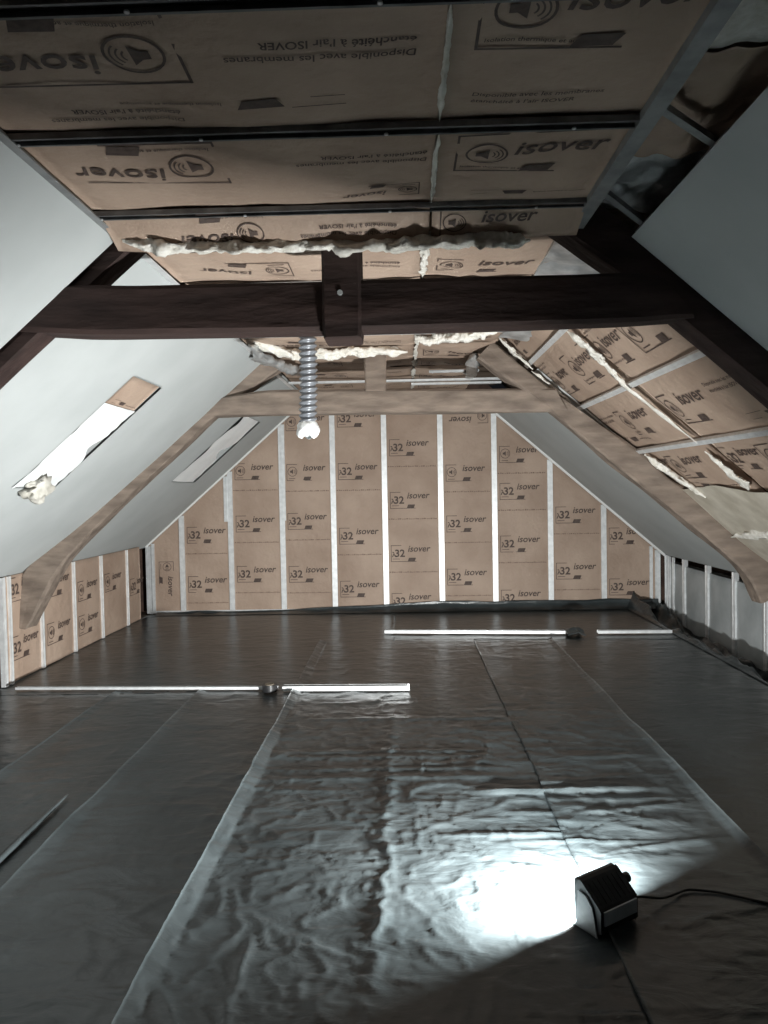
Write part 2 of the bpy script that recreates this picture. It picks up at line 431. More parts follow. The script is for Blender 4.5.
# distance of each printed mark above the floor, per bay, and its kind
GM = [[(0.34, 'spk', 90)],
      [(0.80, 'lam', 0), (0.23, 'lam', 0)],
      [(1.52, 'spk', 0), (0.92, 'lam', 0), (0.34, 'lam', 0)],
      [(2.07, 'spk0', 0), (1.50, 'spk', 0), (0.94, 'lam', 0), (0.33, 'lam', 0)],
      [(2.10, 'lam0', 0), (1.50, 'lam', 0), (0.76, 'lam', 0), (0.15, 'lam0', 0)],
      [(1.76, 'lam', 0), (1.16, 'lam', 0), (0.55, 'lam', 0), (0.0, 'lam0', 0)],
      [(2.12, 'spk0', 180), (1.46, 'spk', 0), (0.88, 'lam', 0), (0.27, 'lam', 0)],
      [(1.66, 'spk', 0), (1.24, 'lam', 0), (0.64, 'lam', 0), (0.02, 'lam0', 0)],
      [(0.96, 'lam', 0), (0.32, 'lam', 0)],
      [(0.71, 'lam0', 0), (0.13, 'lam0', 0)]]
for i in range(10):
    xa, xb = GX[i] + 0.01, GX[i + 1] - 0.01
    w = xb - xa
    top = (lambda xa: (lambda u: gtop(xa + u)))(xa)
    h = float(max(gtop(np.linspace(xa, xb, 30))))
    o, sf = batt(wall_back, (xa, YG + 0.018, 0.0), (1, 0, 0), (0, 0, 1), w, h, 0.010, 20 + i, top, res=0.04)
    for z, kind, rot in GM[i]:
        if rot == 0 and kind[-1] != '0': stamp('dash', sf, .03, z - .12, 0, o, name='printed_line', mat='ink_soft', scale=(w - .06) / .53)
        if rot == 0: stamp(kind, sf, 0.05 if w > .5 else 0.03, z + 0.005, 0, o, scale=1.0)
        elif rot == 90: stamp(kind, sf, .11, z + 0.26, -math.pi / 2, o, scale=0.9)
        else: stamp(kind, sf, w - 0.05, z + 0.19, math.pi, o)
for i, x in enumerate(GX):
    z1 = float(gtop(x)) - 0.01
    stud(wall_back, (x, YG, 0.0), (x, YG, z1), (1, 0, 0), (0, -1, 0), s=1.0)
for x in (-2.90, 2.80): stud(wall_back, (x, YG - .004, 0.0), (x, YG - .004, float(gtop(x)) - 0.03), (1, 0, 0), (0, -1, 0), s=0.6)
for x, za, zb in ((-2.03, 1.05, 1.63), (-1.36, 1.05, 2.15)):      # splice pieces beside two studs
    stud(wall_back, (x - 0.008, YG - .012, za), (x - 0.008, YG - .012, min(zb, float(gtop(x)) - .03)), (1, 0, 0), (0, -1, 0), s=0.7)
MB().bx(-2.95, 2.9, YG + .001, YG + .05, -0.004, 0.03).build('floor_track', 'galvanised', wall_back)

# ---- left knee wall
wall_left = struct(MB().bx(-3.30, -3.20, -1.3, 8.7, -.06, 0.75).build('wall_left', 'brick_dark'))
LY = [8.40, 7.72, 7.06, 6.46, 5.87, 5.30]
LM = [[(.3, 'lam0', 0)], [(.43, 'spk', 0)], [(.43, 'spk', 0), (.12, 'spk0', 0)], [(.55, 'spk0', 0), (.16, 'spk', 0)], [(.16, 'lam0', 0), (.60, 'lam0', 0)]]
for i in range(5):
    ya, yb = (LY[i] - .01 if i else 8.12), LY[i + 1] + .01         # U runs towards the camera so that U x V points into the room
    w = ya - yb
    # on the left wall the reading direction (left to right) runs from near to far
    o, sf = batt(wall_left, (XL - .018, yb, 0), (0, 1, 0), (0, 0, 1), w, 0.80, 0.012, 40 + i, res=0.05)
    o2 = o
    for z, kind, rot in LM[i]:
        stamp(kind, sf, 0.06, z, 0, o, scale=0.95)
for y in LY[1:]:
    stud(wall_left, (XL, y, -.0), (XL, y, 0.80), (0, 1, 0), (1, 0, 0), s=0.62 if y > 5.5 else .8)
stud(wall_left, (XL + .004, 5.38, 0), (XL + .004, 5.38, 0.80), (0, 1, 0), (1, 0, 0), s=0.5)
for y in (4.7, 4.1, 3.5, 2.9, 2.3, 1.7, 1.1, .5, -.1, -.7): stud(wall_left, (XL, y, 0), (XL, y, 0.80), (0, 1, 0), (1, 0, 0), s=0.8)

# ---- right knee wall
wall_right = struct(MB().bx(3.20, 3.30, -1.3, 8.7, -.42, 0.6).build('wall_right', 'brick_dark'))
RY = [8.36, 7.84, 7.25, 6.66, 6.08, 5.48, 4.9, 4.3, 3.7, 3.1, 2.5, 1.9, 1.3, .7, .1, -.5, -1.1]
for i in range(len(RY) - 1):
    ya, yb = RY[i] - .01, RY[i + 1] + .01
    batt(wall_right, (XR + .02, ya, -.34), (0, -1, 0), (0, 0, 1), ya - yb, 0.86, 0.014, 60 + i, mat='grey_felt', res=0.06, name='lining_panel')
for y in RY: stud(wall_right, (XR, y, -.34), (XR, y, 0.595), (0, -1, 0), (-1, 0, 0), s=1.0)
for y in (8.24, 8.12): stud(wall_right, (XR - .01, y, -.30), (XR - .01, y, 0.59), (0, -1, 0), (-1, 0, 0), s=.55)

# ---- wall behind the camera
struct(MB().prof([(-3.3, -.4), (3.3, -.4), (3.3, .35), (0.95, 2.5), (-1.0, 2.5), (-3.3, .5)], (0, -1.3, 0), (1, 0, 0), (0, 0, 1), (0, -.1, 0)).build('wall_front', 'brick_dark'))

# ---- sloping boards
def slab(name, P, ss, ys, hole, N, th, mat, parent=None):
    """board in a slope: P(s, y) a point, cells between the breaks, 'hole' cells left open"""
    mb = MB(); idx = {}
    def v(i, j, k):
        key = (i, j, k)
        if key not in idx:
            idx[key] = len(mb.V); mb.V.append(tuple(P(ss[i], ys[j]) - N * th * k))
        return idx[key]
    solid = {(i, j) for i in range(len(ss) - 1) for j in range(len(ys) - 1)} - set(hole)
    for i, j in solid:
        mb.F.append((v(i, j, 0), v(i + 1, j, 0), v(i + 1, j + 1, 0), v(i, j + 1, 0)))
        mb.F.append((v(i, j, 1), v(i, j + 1, 1), v(i + 1, j + 1, 1), v(i + 1, j, 1)))
        for (di, dj, a, b2) in ((-1, 0, (i, j), (i, j + 1)), (1, 0, (i + 1, j), (i + 1, j + 1)), (0, -1, (i, j), (i + 1, j)), (0, 1, (i, j + 1), (i + 1, j + 1))):
            if (i + di, j + dj) not in solid:
                mb.F.append((v(*a, 0), v(*b2, 0), v(*b2, 1), v(*a, 1)))
    return mb.build(name, mat, parent)
def PL(x, y): return np.array([x, y, float(zl(x))])
def PR(x, y): return np.array([x, y, float(zr(x))])
ceil_left = struct(slab('ceiling_left', PL, [-2.99, -1.10], [-1.3, 2.93], [], nL, .0125, 'plaster'))
slab('plasterboard', PL, [-2.99, -2.21, -1.51, -1.09], [3.08, 4.16, 4.65, 5.93], [(1, 1)], nL, .0125, 'plaster', ceil_left)
slab('plasterboard', PL, [-2.99, -2.15, -1.46, -1.07], [5.93, 6.84, 7.60, 8.445], [(1, 1)], nL, .0125, 'plaster', ceil_left)
ceil_right = struct(slab('ceiling_right', PR, [2.95, 0.91], [-1.3, 2.95], [], nR, .0125, 'plaster'))
slab('plasterboard', PR, [2.95, 1.02], [5.62, 8.43], [], nR, .0125, 'plaster', ceil_right)
# bare paper-white cut edges of the far boards against the gable
MB().box(PR(2.95, 8.39) + nR * .001, PR(1.02, 8.39) - PR(2.95, 8.39), (0, .03, 0), nR * .022).build('board_edge', 'plaster_edge', ceil_right)
MB().box(PL(-2.97, 8.40) + nL * .001, PL(-1.10, 8.40) - PL(-2.97, 8.40), (0, .03, 0), nL * .016).build('board_edge', 'plaster_edge', ceil_left)
# roof deck above everything
for nm, a, c in (('ceiling_roof_left', (-3.35, .62), (0.02, 3.62)), ('ceiling_roof_right', (3.35, .45), (-0.02, 3.62))):
    d = np.array([0, 0, .05])
    A = np.array([a[0], -1.4, a[1] + .12]); B = np.array([c[0], -1.4, c[1] + .12])
    struct(MB().box(A, B - A, (0, 10.2, 0), d).build(nm, 'sawn_deck'))

# ---- uncovered right slope between the trusses: paper-faced batts, three rails, loose wool
slope_right = struct(MB().box(PR(2.9, 3.0) - nR * .16, PR(0.9, 3.0) - PR(2.9, 3.0), (0, 2.75, 0), -nR * .02).build('ceiling_insulation_right', 'sawn_deck'))
sx = [2.44, 1.745, 1.35, 0.965, 0.72]           # x of the lines between the rows of batts
for r in range(4):
    p0, p1 = PR(sx[r], 0), PR(sx[r + 1], 0)
    L = float(np.linalg.norm(p1 - p0))
    for ya, yb in ((5.72, 4.405), (4.40, 3.06)):
        if r == 3 and ya < 5: continue
        O = p0 + np.array([0, ya, 0]) - nR * 0.03 + eR * .004
        o, sf = batt(slope_right, O, (0, -1, 0), eR, ya - yb, L - .008, 0.028, 80 + r * 2 + (ya < 5), depth=.10, res=.045, rough=.012)
        w = ya - yb
        if r == 0:
            stamp('spk0', sf, 0.50, 0.60, 0, o, scale=1.2); stamp('lam0', sf, 0.03, 0.64, 0, o, scale=1.0); stamp('tabs', sf, .45, .50, 0, o)
        elif r == 1:
            stamp('spk0', sf, 0.50 if ya > 5 else 0.06, 0.13, 0, o, scale=1.3); stamp('text', sf, .04 if ya > 5 else .72, 0.30, 0, o, scale=.9)
            stamp('tabs', sf, 0.1 if ya > 5 else 0.80, 0.08, 0, o, scale=.9)
        elif r == 2:
            stamp('spk0', sf, 0.08 if ya > 5 else .55, 0.12, 0, o, scale=1.25); stamp('big', sf, .72 if ya > 5 else .02, 0.12, 0, o, scale=1.0); stamp('text', sf, .1, .40, 0, o, scale=.6)
        else:
            stamp('spk0', sf, .1, .06, 0, o, scale=.8)
for x in (0.965, 1.35, 1.745):
    stud(slope_right, PR(x, 3.02) + nR * .012, PR(x, 5.74) + nR * .012, eR, nR, name='furring_channel', s=.6)
def wool_strip(parent, pts, wid, seed, mat='wool', name='wool_strip', N=(0, 0, -1), thick=.03):
    """ragged strip of loose glass wool following pts; wid: half-width list"""
    pts = np.array(pts, float); N = np.array(N, float)
    t = np.arange(len(pts)); tt = np.linspace(0, len(pts) - 1, 150)
    C = np.stack([np.interp(tt, t, pts[:, k]) for k in range(3)], 1); W = np.interp(tt, t, wid)
    W = W * (.45 + 1.1 * fbm(tt * 1.9 + seed, tt * 0, seed + 7)) * np.clip(np.minimum(tt, tt[-1] - tt) * 3 + .12, 0, 1)
    T = np.gradient(C, axis=0); T /= np.linalg.norm(T, axis=1)[:, None]
    S = np.cross(T, N); S /= np.linalg.norm(S, axis=1)[:, None]
    C = C + S * (.5 * np.array(wid).mean() * (fbm(tt * 1.5, tt * 0 + 3, seed + 2) - .5) * 2)[:, None] + N * (.4 * thick * (fbm(tt * 2.2, tt * 0 + 9, seed + 4) - .5) * 2)[:, None]
    n = 14; P = np.zeros((150, n + 1, 3))
    for k in range(n + 1):
        a = 2 * math.pi * k / n
        rr = 1 + 1.1 * (fbm(tt * 4.3, np.full(150, (k % n) * .8), seed, 4) - .5) * 2
        P[:, k] = C + S * (W * math.cos(a) * rr)[:, None] + N * (thick * np.clip(W / .03, .3, 1) * math.sin(a) * rr)[:, None]
    return gridmesh(name, P, mat, parent)
wool_strip(slope_right, [PR(.98, 4.36) + nR * .02, PR(1.1, 4.33) + nR * .02, PR(1.2, 4.38) + nR * .015, PR(1.33, 4.40) + nR * .03, PR(1.74, 4.41) + nR * .015], [.03, .05, .03, .022, .012], 3, N=nR, thick=.010, mat='wool', name='joint_tape')
wool_strip(slope_right, [PR(1.80, 4.45) + nR * .01, PR(1.9, 4.42) + nR * .02, PR(2.05, 4.40) + nR * .03], [.012, .03, .075], 6, N=nR, thick=.010, mat='wool', name='joint_tape')
wool_strip(slope_right, [PR(1.0, 5.55) + nR * .03, PR(.85, 5.5) + nR * .04, PR(.74, 5.4) + nR * .05], [.02, .03, .02], 9, N=nR, thick=.015)
wool_strip(slope_right, [PR(1.0, 5.58) + nR * .04, PR(1.2, 5.6) + nR * .03, PR(1.32, 5.66) + nR * .02], [.025, .02, .012], 11, N=nR, thick=.014)
wool_strip(slope_right, [PR(1.76, 5.4) + nR * .02, PR(1.95, 5.3) + nR * .03, PR(2.12, 5.2) + nR * .03], [.02, .04, .03], 13, N=nR, thick=.02)
wool_strip(slope_right, [PR(2.44, 5.5) + nR * .05, PR(2.40, 5.0) + nR * .03, PR(2.38, 4.4) + nR * .02], [.02, .03, .03], 15, N=nR, thick=.02)
# pale film hanging loose at the bottom of the slope
def hang_film():
    a = np.linspace(0, 1, 30); c = np.linspace(0, 1, 24); A, Cc = np.meshgrid(a, c, indexing='ij')
    Y = 5.5 - 2.4 * A; X = 2.05 + .75 * Cc + .1 * (fbm(A * 4, Cc * 2, 3) - .5)
    Z = zr(X) - .02 - .05 * fbm(A * 5, Cc * 3, 9) * np.sin(np.clip(Cc, 0, 1) * math.pi)
    return gridmesh('loose_film', np.stack([X, Y, Z], -1), 'loose_cream', slope_right)
simple('loose_cream', (0.42, 0.38, 0.31), (0.58, 0.54, 0.46), 6, 0.5, bstr=.3, bdist=.03)
hang_film()

# ---- flat ceiling: rows of batts between furring channels
ceiling = struct(MB().bx(-1.2, 1.1, -1.3, 8.7, ZC + .16, ZC + .19).build('ceiling', 'sawn_deck'))
CY = [-1.2, -.6, 0.38, 0.97, 1.56, 2.13, 2.72]
def on_ceiling(px, py):                       # pixel -> x, y on the flat ceiling
    d = R @ np.array([px - 384, 512 - py, FPX]); t = (ZC - .01 - CAM_H) / d[2]; return d[0] * t, d[1] * t
CM_L = {4: [('big', 158, 16, 1.0), ('text', 418, 42, 1.0), ('tabs', 345, 98, .9), ('text', 180, 112, .8)],
        5: [('big', 212, 147, .95), ('text', 428, 157, .9), ('spk0', 420, 188, .6)]}
CM_R = {4: [('big', 474, 55, .95), ('text', 470, 108, .75)], 5: [('big', 453, 175, .9), ('tabs', 470, 196, .6)]}
for i in range(len(CY) - 1):
    ya, yb = CY[i] + .01, CY[i + 1] - .01; h = yb - ya
    # left pieces: print upside down as seen on entering; U = -X, V = +Y gives a normal of -Z
    o, sf = batt(ceiling, (0.115, ya, ZC + .012), (-1, 0, 0), (0, 1, 0), 1.235, h, 0.016, 100 + i, res=.05, rough=.012)
    for kind, px, py, scl in CM_L.get(i, []):
        x, y = on_ceiling(px, py); stamp(kind, sf, .115 - x, y - ya, 0, o, scale=scl)
    # right pieces: print upright; U = +X, V = -Y
    o, sf = batt(ceiling, (0.125, yb, ZC + .012), (1, 0, 0), (0, -1, 0), 0.565, h, 0.014, 120 + i, res=.05, rough=.012)
    for kind, px, py, scl in CM_R.get(i, []):
        x, y = on_ceiling(px, py); stamp(kind, sf, x - .125, yb - y, 0, o, scale=scl)
    wool_strip(ceiling, [(.12, ya + .02, ZC), (.12, (ya + yb) / 2, ZC - .004), (.12, yb - .02, ZC)], [.006, .008, .006], 200 + i, name='joint_wool', thick=.008)
# torn row whose far edge has dropped below the channel
vd = np.array([0, .17, -.075]); vd /= np.linalg.norm(vd)
o, sf = batt(ceiling, (0.115, 2.735, ZC + .006), (-1, 0, 0), vd, 1.22, .20, .014, 171, res=.03, rough=.018, depth=.05)
stamp('big', sf, .60, .0, 0, o, scale=.72); stamp('text', sf, .12, .07, 0, o, scale=.8)
vd2 = -vd
o, sf = batt(ceiling, np.array([0.125, 2.735, ZC + .006]) + vd * .18, (1, 0, 0), -vd, .56, .18, .012, 172, res=.03, rough=.016, depth=.05)
stamp('spk0', sf, .03, .02, 0, o, scale=.8)
# farther rows, fallen or set a little higher
CY2 = [3.18, 3.72, 4.32, 4.92, 5.40, 6.0, 6.6, 7.3, 8.0, 8.6]
for i in range(len(CY2) - 1):
    ya, yb = CY2[i] + .01, CY2[i + 1] - .01
    dz = [.03, .04, .03, .02, .035, .06, .06, .05, .05][i]
    hole_left = (i == 1)
    o, sf = batt(ceiling, (0.105, ya, ZC + dz), (-1, 0, 0), (0, 1, 0), 1.20, yb - ya, .03, 140 + i, res=.05, rough=.018)
    stamp('text', sf, .1, .2, 0, o, scale=.9); stamp('spk0', sf, .6, .15, 0, o)
    o, sf = batt(ceiling, (0.125, yb, ZC + dz), (1, 0, 0), (0, -1, 0), 0.575, yb - ya, .025, 160 + i, res=.05, rough=.018)
    stamp('spk0', sf, .05, .12, 0, o)
    wool_strip(ceiling, [(.115, ya + .02, ZC + dz - .012), (.115, (ya + yb) / 2, ZC + dz - .02), (.115, yb - .02, ZC + dz - .012)], [.012, .015, .012], 230 + i, name='joint_wool', thick=.012)
CHAN = [(-.0235, 0), (-.0155, 0), (-.0155, .0015), (-.022, .0015), (-.022, .0165), (.022, .0165), (.022, .0015), (.0155, .0015), (.0155, 0), (.0235, 0), (.0235, .018), (-.0235, .018)]
def channel(x0, x1, y, z=ZC - .012, name='furring_channel'):
    o = MB().prof(CHAN, (x0, y, z), (0, 1, 0), (0, 0, 1), (x1 - x0, 0, 0)).build(name, 'shaded_steel' if y < 3 else 'galvanised', ceiling)
    for x in np.arange(x0 + .03, x1, .53):
        MB().tube([(x, y + .005, z - .001), (x, y + .005, z - .005)], .006, 8).build('screw', 'galvanised', o)
    return o
for y in (0.97, 1.56, 2.13, 2.72): channel(-1.12, .69, y)
channel(-1.08, .69, 3.74, ZC + .0); channel(-1.08, .69, 4.94, ZC - .0)
for x0, y, z in ((.25, 6.62, ZC + .0), (-1.06, 7.0, ZC - .02), (.1, 7.32, ZC - .01)): channel(x0, .98 if y > 6.9 else .69, y, z)
# edge rails along the ceiling
ANG = [(0, 0), (.035, 0), (.035, .004), (.004, .004), (.004, .03), (0, .03)]
MB().prof(ANG, (-1.125, -1.2, ZC - .02), (1, 0, 0), (0, 0, 1), (0, 4.1, 0)).build('edge_rail', 'mid_steel', ceiling)
MB().prof(ANG, (-1.105, 3.1, ZC - .012), (1, 0, 0), (0, 0, 1), (0, 5.3, 0)).build('edge_rail', 'galvanised', ceiling)
MB().prof([(0, 0), (.05, 0), (.05, .025), (.046, .025), (.046, .004), (.004, .004), (.004, .025), (0, .025)], (0.675, -1.2, ZC - .016), (1, 0, 0), (0, 0, 1), (0, 4.25, 0)).build('edge_rail', 'mid_steel', ceiling)
# open strip between the ceiling and the right slope: hangers, bare wool and foil above
for (ya, yb, yc) in ((2.08, 2.26, 2.36), (2.66, 2.92, 2.98), (1.5, 1.6, 1.66)):
    a = np.array([.72, ya, ZC + .004]); c = np.array([.945, yb, ZC - .02])
    d = c - a; s = np.cross(d, (0, 0, 1)); s /= np.linalg.norm(s)
    h = MB().box(a - s * .012, d, s * .024, (0, 0, .02)).build('hanger', 'mid_steel', ceiling)
    MB().box((.925, yb - .11, ZC - .045), (.03, 0, .0), (0, .22, 0), (0.012, 0, .025)).build('hanger_plate', 'mid_steel', h)
def rough_sheet(name, x0, x1, y0, y1, z, amp, mat, parent, seed, tilt=0.0, nx=26, ny=60):
    X, Y = np.meshgrid(np.linspace(x0, x1, nx), np.linspace(y0, y1, ny), indexing='ij')
    Z = z + tilt * (X - x0) + amp * (fbm(X * 7, Y * 4, seed) - .5) * 2 + amp * .7 * ridge(X * 9 + Y, Y * 7, seed + 1)
    return gridmesh(name, np.stack([X, Y, Z], -1), mat, parent, True, (0, 0, .03))
rough_sheet('bare_wool', .70, 1.10, -1.2, 1.9, ZC + .05, .035, 'wool', ceiling, 5)
rough_sheet('bare_wool', .72, 1.10, 1.92, 2.5, ZC + .05, .03, 'kraft', ceiling, 9)
rough_sheet('bare_wool', .72, 1.08, 2.5, 3.0, ZC + .06, .035, 'foil', ceiling, 11)
rough_sheet('foil_flap', .66, 0.98, 3.12, 3.75, ZC + .0, .02, 'foil', ceiling, 15, tilt=-.12)
rough_sheet('foil_flap', .68, 0.97, 4.3, 5.2, ZC + .0, .02, 'foil', ceiling, 17, tilt=-.14)
# torn wool edges
wool_strip(ceiling, [(-1.06, 2.86, ZC - .05), (-.9, 2.87, ZC - .07), (-.65, 2.875, ZC - .085), (-.4, 2.875, ZC - .075), (-.2, 2.87, ZC - .085), (.05, 2.875, ZC - .08), (.3, 2.87, ZC - .08), (.5, 2.86, ZC - .085)], [.025, .04, .04, .035, .065, .05, .07, .025], 31, thick=.022, N=(0, .5, -.86))
wool_strip(ceiling, [(-1.0, 5.1, ZC - .0), (-.8, 5.38, ZC - .03), (-.55, 5.4, ZC - .04), (-.3, 5.42, ZC - .03), (.05, 5.42, ZC - .03)], [.03, .05, .05, .04, .04], 33, thick=.03)
wool_strip(ceiling, [(.10, 5.0, ZC - .03), (.3, 4.95, ZC - .04), (.5, 4.85, ZC - .035), (.62, 4.8, ZC - .03)], [.02, .05, .04, .02], 35, thick=.03)
wool_strip(ceiling, [(-1.03, 5.0, ZC - .03), (-1.0, 5.5, ZC - .05), (-.95, 5.9, ZC - .04), (-.8, 6.3, ZC - .03)], [.03, .05, .05, .03], 37, mat='foil', thick=.03)
wool_strip(ceiling, [(.55, 5.6, ZC - .03), (.58, 6.2, ZC - .05), (.62, 6.6, ZC - .04)], [.03, .05, .03], 39, mat='foil', thick=.03)

# ---- roof windows in the left slope
def skylight(name, x0, x1, y0, y1, seed, kraft_top, bundle):
    A = PL(x0, 0); B = PL(x1, 0); L = float(np.linalg.norm(B - A)); dep = .20
    mb = MB(); t = .012
    mb.box(A + (0, y0 - t, 0), eL * L, (0, t, 0), -nL * dep); mb.box(A + (0, y1, 0), eL * L, (0, t, 0), -nL * dep)
    mb.box(A + (0, y0, 0) - eL * t, eL * t, (0, y1 - y0, 0), -nL * dep); mb.box(A + (0, y0, 0) + eL * L, eL * t, (0, y1 - y0, 0), -nL * dep)
    w = struct(mb.build(name, 'plaster'))
    MB().box(A + (0, y0, 0) - nL * dep, eL * L, (0, y1 - y0, 0), -nL * .015).build('window_pane', 'window_glass', w)
    # white film stuffed into the opening
    s1 = L * (.76 if kraft_top else 1.0)
    a = np.linspace(0.0, 1, 40); c = np.linspace(0, 1, 22); S, C_ = np.meshgrid(a, c, indexing='ij')
    wd = y1 - y0
    if kraft_top:
        right = wd * (0.985 - .20 * np.exp(-((S - .52) / .10) ** 2) - .05 * S * fbm(S * 5, S * 0, seed)); left = 0 * S
    else:
        right = wd * (0.97 - .30 * np.exp(-((S - .48) / .09) ** 2) - .08 * fbm(S * 6, S * 0, seed)); left = wd * (.05 * S + .10 * np.sin(S * 8 + 1) ** 2 * S)
    Yv = y0 + .006 + left + C_ * (right - left)
    D = -.004 + .012 * (fbm(S * 4, C_ * 2, seed) - .2) + .007 * ridge(S * 9, C_ * 3, seed + 3)
    P = A + S[..., None] * s1 * eL - D[..., None] * nL; P[..., 1] = Yv
    gridmesh('white_film', P, 'white_film', w)
    if kraft_top:
        o, sf = batt(w, A + np.array([0, y0 + .012, 0]) + eL * (L * .74) - nL * .012, (0, 1, 0), eL, y1 - y0 - .02, L * .255, .004, seed, depth=.06, rough=.003)
        stamp('tabs', sf, .08, .03, 0, o, scale=.55)
    if bundle:
        bm = MB()
        V, F = [], []
        n, m_ = 14, 20
        for i in range(n):
            for j in range(m_):
                th = math.pi * i / (n - 1); ph = 2 * math.pi * j / m_
                r = 1 + .85 * (float(fbm(3 * math.sin(th) * math.cos(ph) + 5, 3 * math.sin(th) * math.sin(ph) + 3 * math.cos(th), 77)) - .5) * 2
                q = np.array([math.sin(th) * math.cos(ph), math.sin(th) * math.sin(ph), math.cos(th)]) * r
                V.append(A + np.array([0, y0 + .20, 0]) + eL * (.015 + .075 * q[0]) + np.array([0, .12 * q[1], 0]) + nL * (.03 + .055 * q[2]))
        for i in range(n - 1):
            for j in range(m_): F.append((i * m_ + j, i * m_ + (j + 1) % m_, (i + 1) * m_ + (j + 1) % m_, (i + 1) * m_ + j))
        mesh('film_bundle', V, F, 'rag', w, True)
        MB().prof([(0, 0), (.10, .02), (.03, .05)], A + np.array([0, y0 - .04, 0]) + nL * .012, eL, (0, 1, 0), -nL * .004).build('film_corner', 'white_film', w)
    return w
simple('rag', (0.46, 0.44, 0.39), (0.62, 0.6, 0.55), 14, 0.8, bstr=.7, bdist=.03)
simple('window_glass', (0.01, 0.012, 0.014), (0.014, 0.016, 0.018), 3, 0.08)
skylight('window_1', -2.21, -1.51, 4.16, 4.65, 51, True, True)
skylight('window_2', -2.15, -1.46, 6.84, 7.60, 57, False, False)

# ================================================================== THINGS
# ---- timber trusses
def timber(name, st, y, th, mat, parent, seed=0, wob=.008, n=48, ytop=None):
    """st: (upper x, z, lower x, z) stations of the front outline; y front face (number or per station); th thickness"""
    st = np.array(st, float); t = np.arange(len(st)); tt = np.linspace(0, len(st) - 1, n)
    Q = np.stack([np.interp(tt, t, st[:, k]) for k in range(4)], 1)
    ker = np.ones(5) / 5
    for k in range(4):
        pad = np.concatenate([[2 * Q[0, k] - Q[2, k], 2 * Q[0, k] - Q[1, k]], Q[:, k], [2 * Q[-1, k] - Q[-2, k], 2 * Q[-1, k] - Q[-3, k]]]); Q[:, k] = np.convolve(pad, ker, 'valid')
    yy = np.interp(tt, t, y) if hasattr(y, '__len__') else np.full(n, y)
    U = Q[:, :2]; W = Q[:, 2:]
    prof = [(0, .1), (.08, 0), (.5, 0), (.92, 0), (1, .1), (1, .5), (1, .9), (.92, 1), (.5, 1), (.08, 1), (0, .9), (0, .5)]
    P = np.zeros((n, len(prof), 3)); d = np.linalg.norm(U - W, axis=1)
    for k, (a, c) in enumerate(prof):
        xz = U + (W - U) * a
        j = wob * (fbm(tt * .8, np.full(n, k * 1.7), seed) - .5) * 2; j2 = wob * (fbm(tt * .8 + 40, np.full(n, k * 1.7), seed) - .5) * 2
        P[:, k, 0] = xz[:, 0] + j * .5; P[:, k, 2] = xz[:, 1] + j; P[:, k, 1] = yy + th * c + j2
    m_ = len(prof)
    F = [(i * m_ + k, i * m_ + (k + 1) % m_, (i + 1) * m_ + (k + 1) % m_, (i + 1) * m_ + k) for i in range(n - 1) for k in range(m_)]
    F += [tuple(range(m_)), tuple(range((n - 1) * m_, n * m_))]
    o = mesh(name, P.reshape(-1, 3), F, mat, parent)
    return o
def peg(parent, p, d, r, L, mat):
    d = np.array(d, float); p = np.array(p, float)
    return MB().tube([p, p + d * L], r, 8).build('peg', mat, parent)
def raf_l(x, lo, hi=0.0): return (x - hi * math.sin(aL), float(zl(x)) + hi * math.cos(aL), x + lo * math.sin(aL), float(zl(x)) - lo * math.cos(aL))
def raf_r(x, lo, hi=0.0): return (x + hi * math.sin(aR), float(zr(x)) + hi * math.cos(aR), x - lo * math.sin(aR), float(zr(x)) - lo * math.cos(aR))

tr = thing('roof_truss', 'dark brown timber roof truss, shade added to its colour, spanning nearest the camera', 'roof truss', (0, 2.95, 0))
D = 'timber_dark_shaded'
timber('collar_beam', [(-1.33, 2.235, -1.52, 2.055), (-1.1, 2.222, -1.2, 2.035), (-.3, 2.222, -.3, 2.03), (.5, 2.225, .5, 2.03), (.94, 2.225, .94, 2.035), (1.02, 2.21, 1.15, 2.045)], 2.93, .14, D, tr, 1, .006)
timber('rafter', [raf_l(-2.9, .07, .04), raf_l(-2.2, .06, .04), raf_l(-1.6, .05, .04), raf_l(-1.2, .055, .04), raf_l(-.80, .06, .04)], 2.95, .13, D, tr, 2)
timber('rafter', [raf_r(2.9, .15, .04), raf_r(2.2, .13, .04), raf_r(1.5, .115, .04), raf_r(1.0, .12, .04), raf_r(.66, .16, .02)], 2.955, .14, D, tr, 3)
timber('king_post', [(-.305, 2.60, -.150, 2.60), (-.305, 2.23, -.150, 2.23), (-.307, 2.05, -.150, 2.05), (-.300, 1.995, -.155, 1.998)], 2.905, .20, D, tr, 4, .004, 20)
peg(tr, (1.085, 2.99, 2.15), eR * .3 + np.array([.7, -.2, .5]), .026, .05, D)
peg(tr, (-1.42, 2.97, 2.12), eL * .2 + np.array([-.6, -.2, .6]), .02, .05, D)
peg(tr, (-.232, 2.91, 2.165), (0, -1, 0), .011, .012, 'plaster')

tr2 = thing('roof_truss', 'dusty pale brown crooked timber truss near the gable wall', 'roof truss', (0, 5.75, 0))
G = 'timber_dusty'
import sys
def at_y(px, py, Y):
    d = R @ np.array([px - 384, 512 - py, FPX]); t = Y / d[1]
    p = np.array([0, 0, CAM_H]) + d * t; return p[0], p[2]
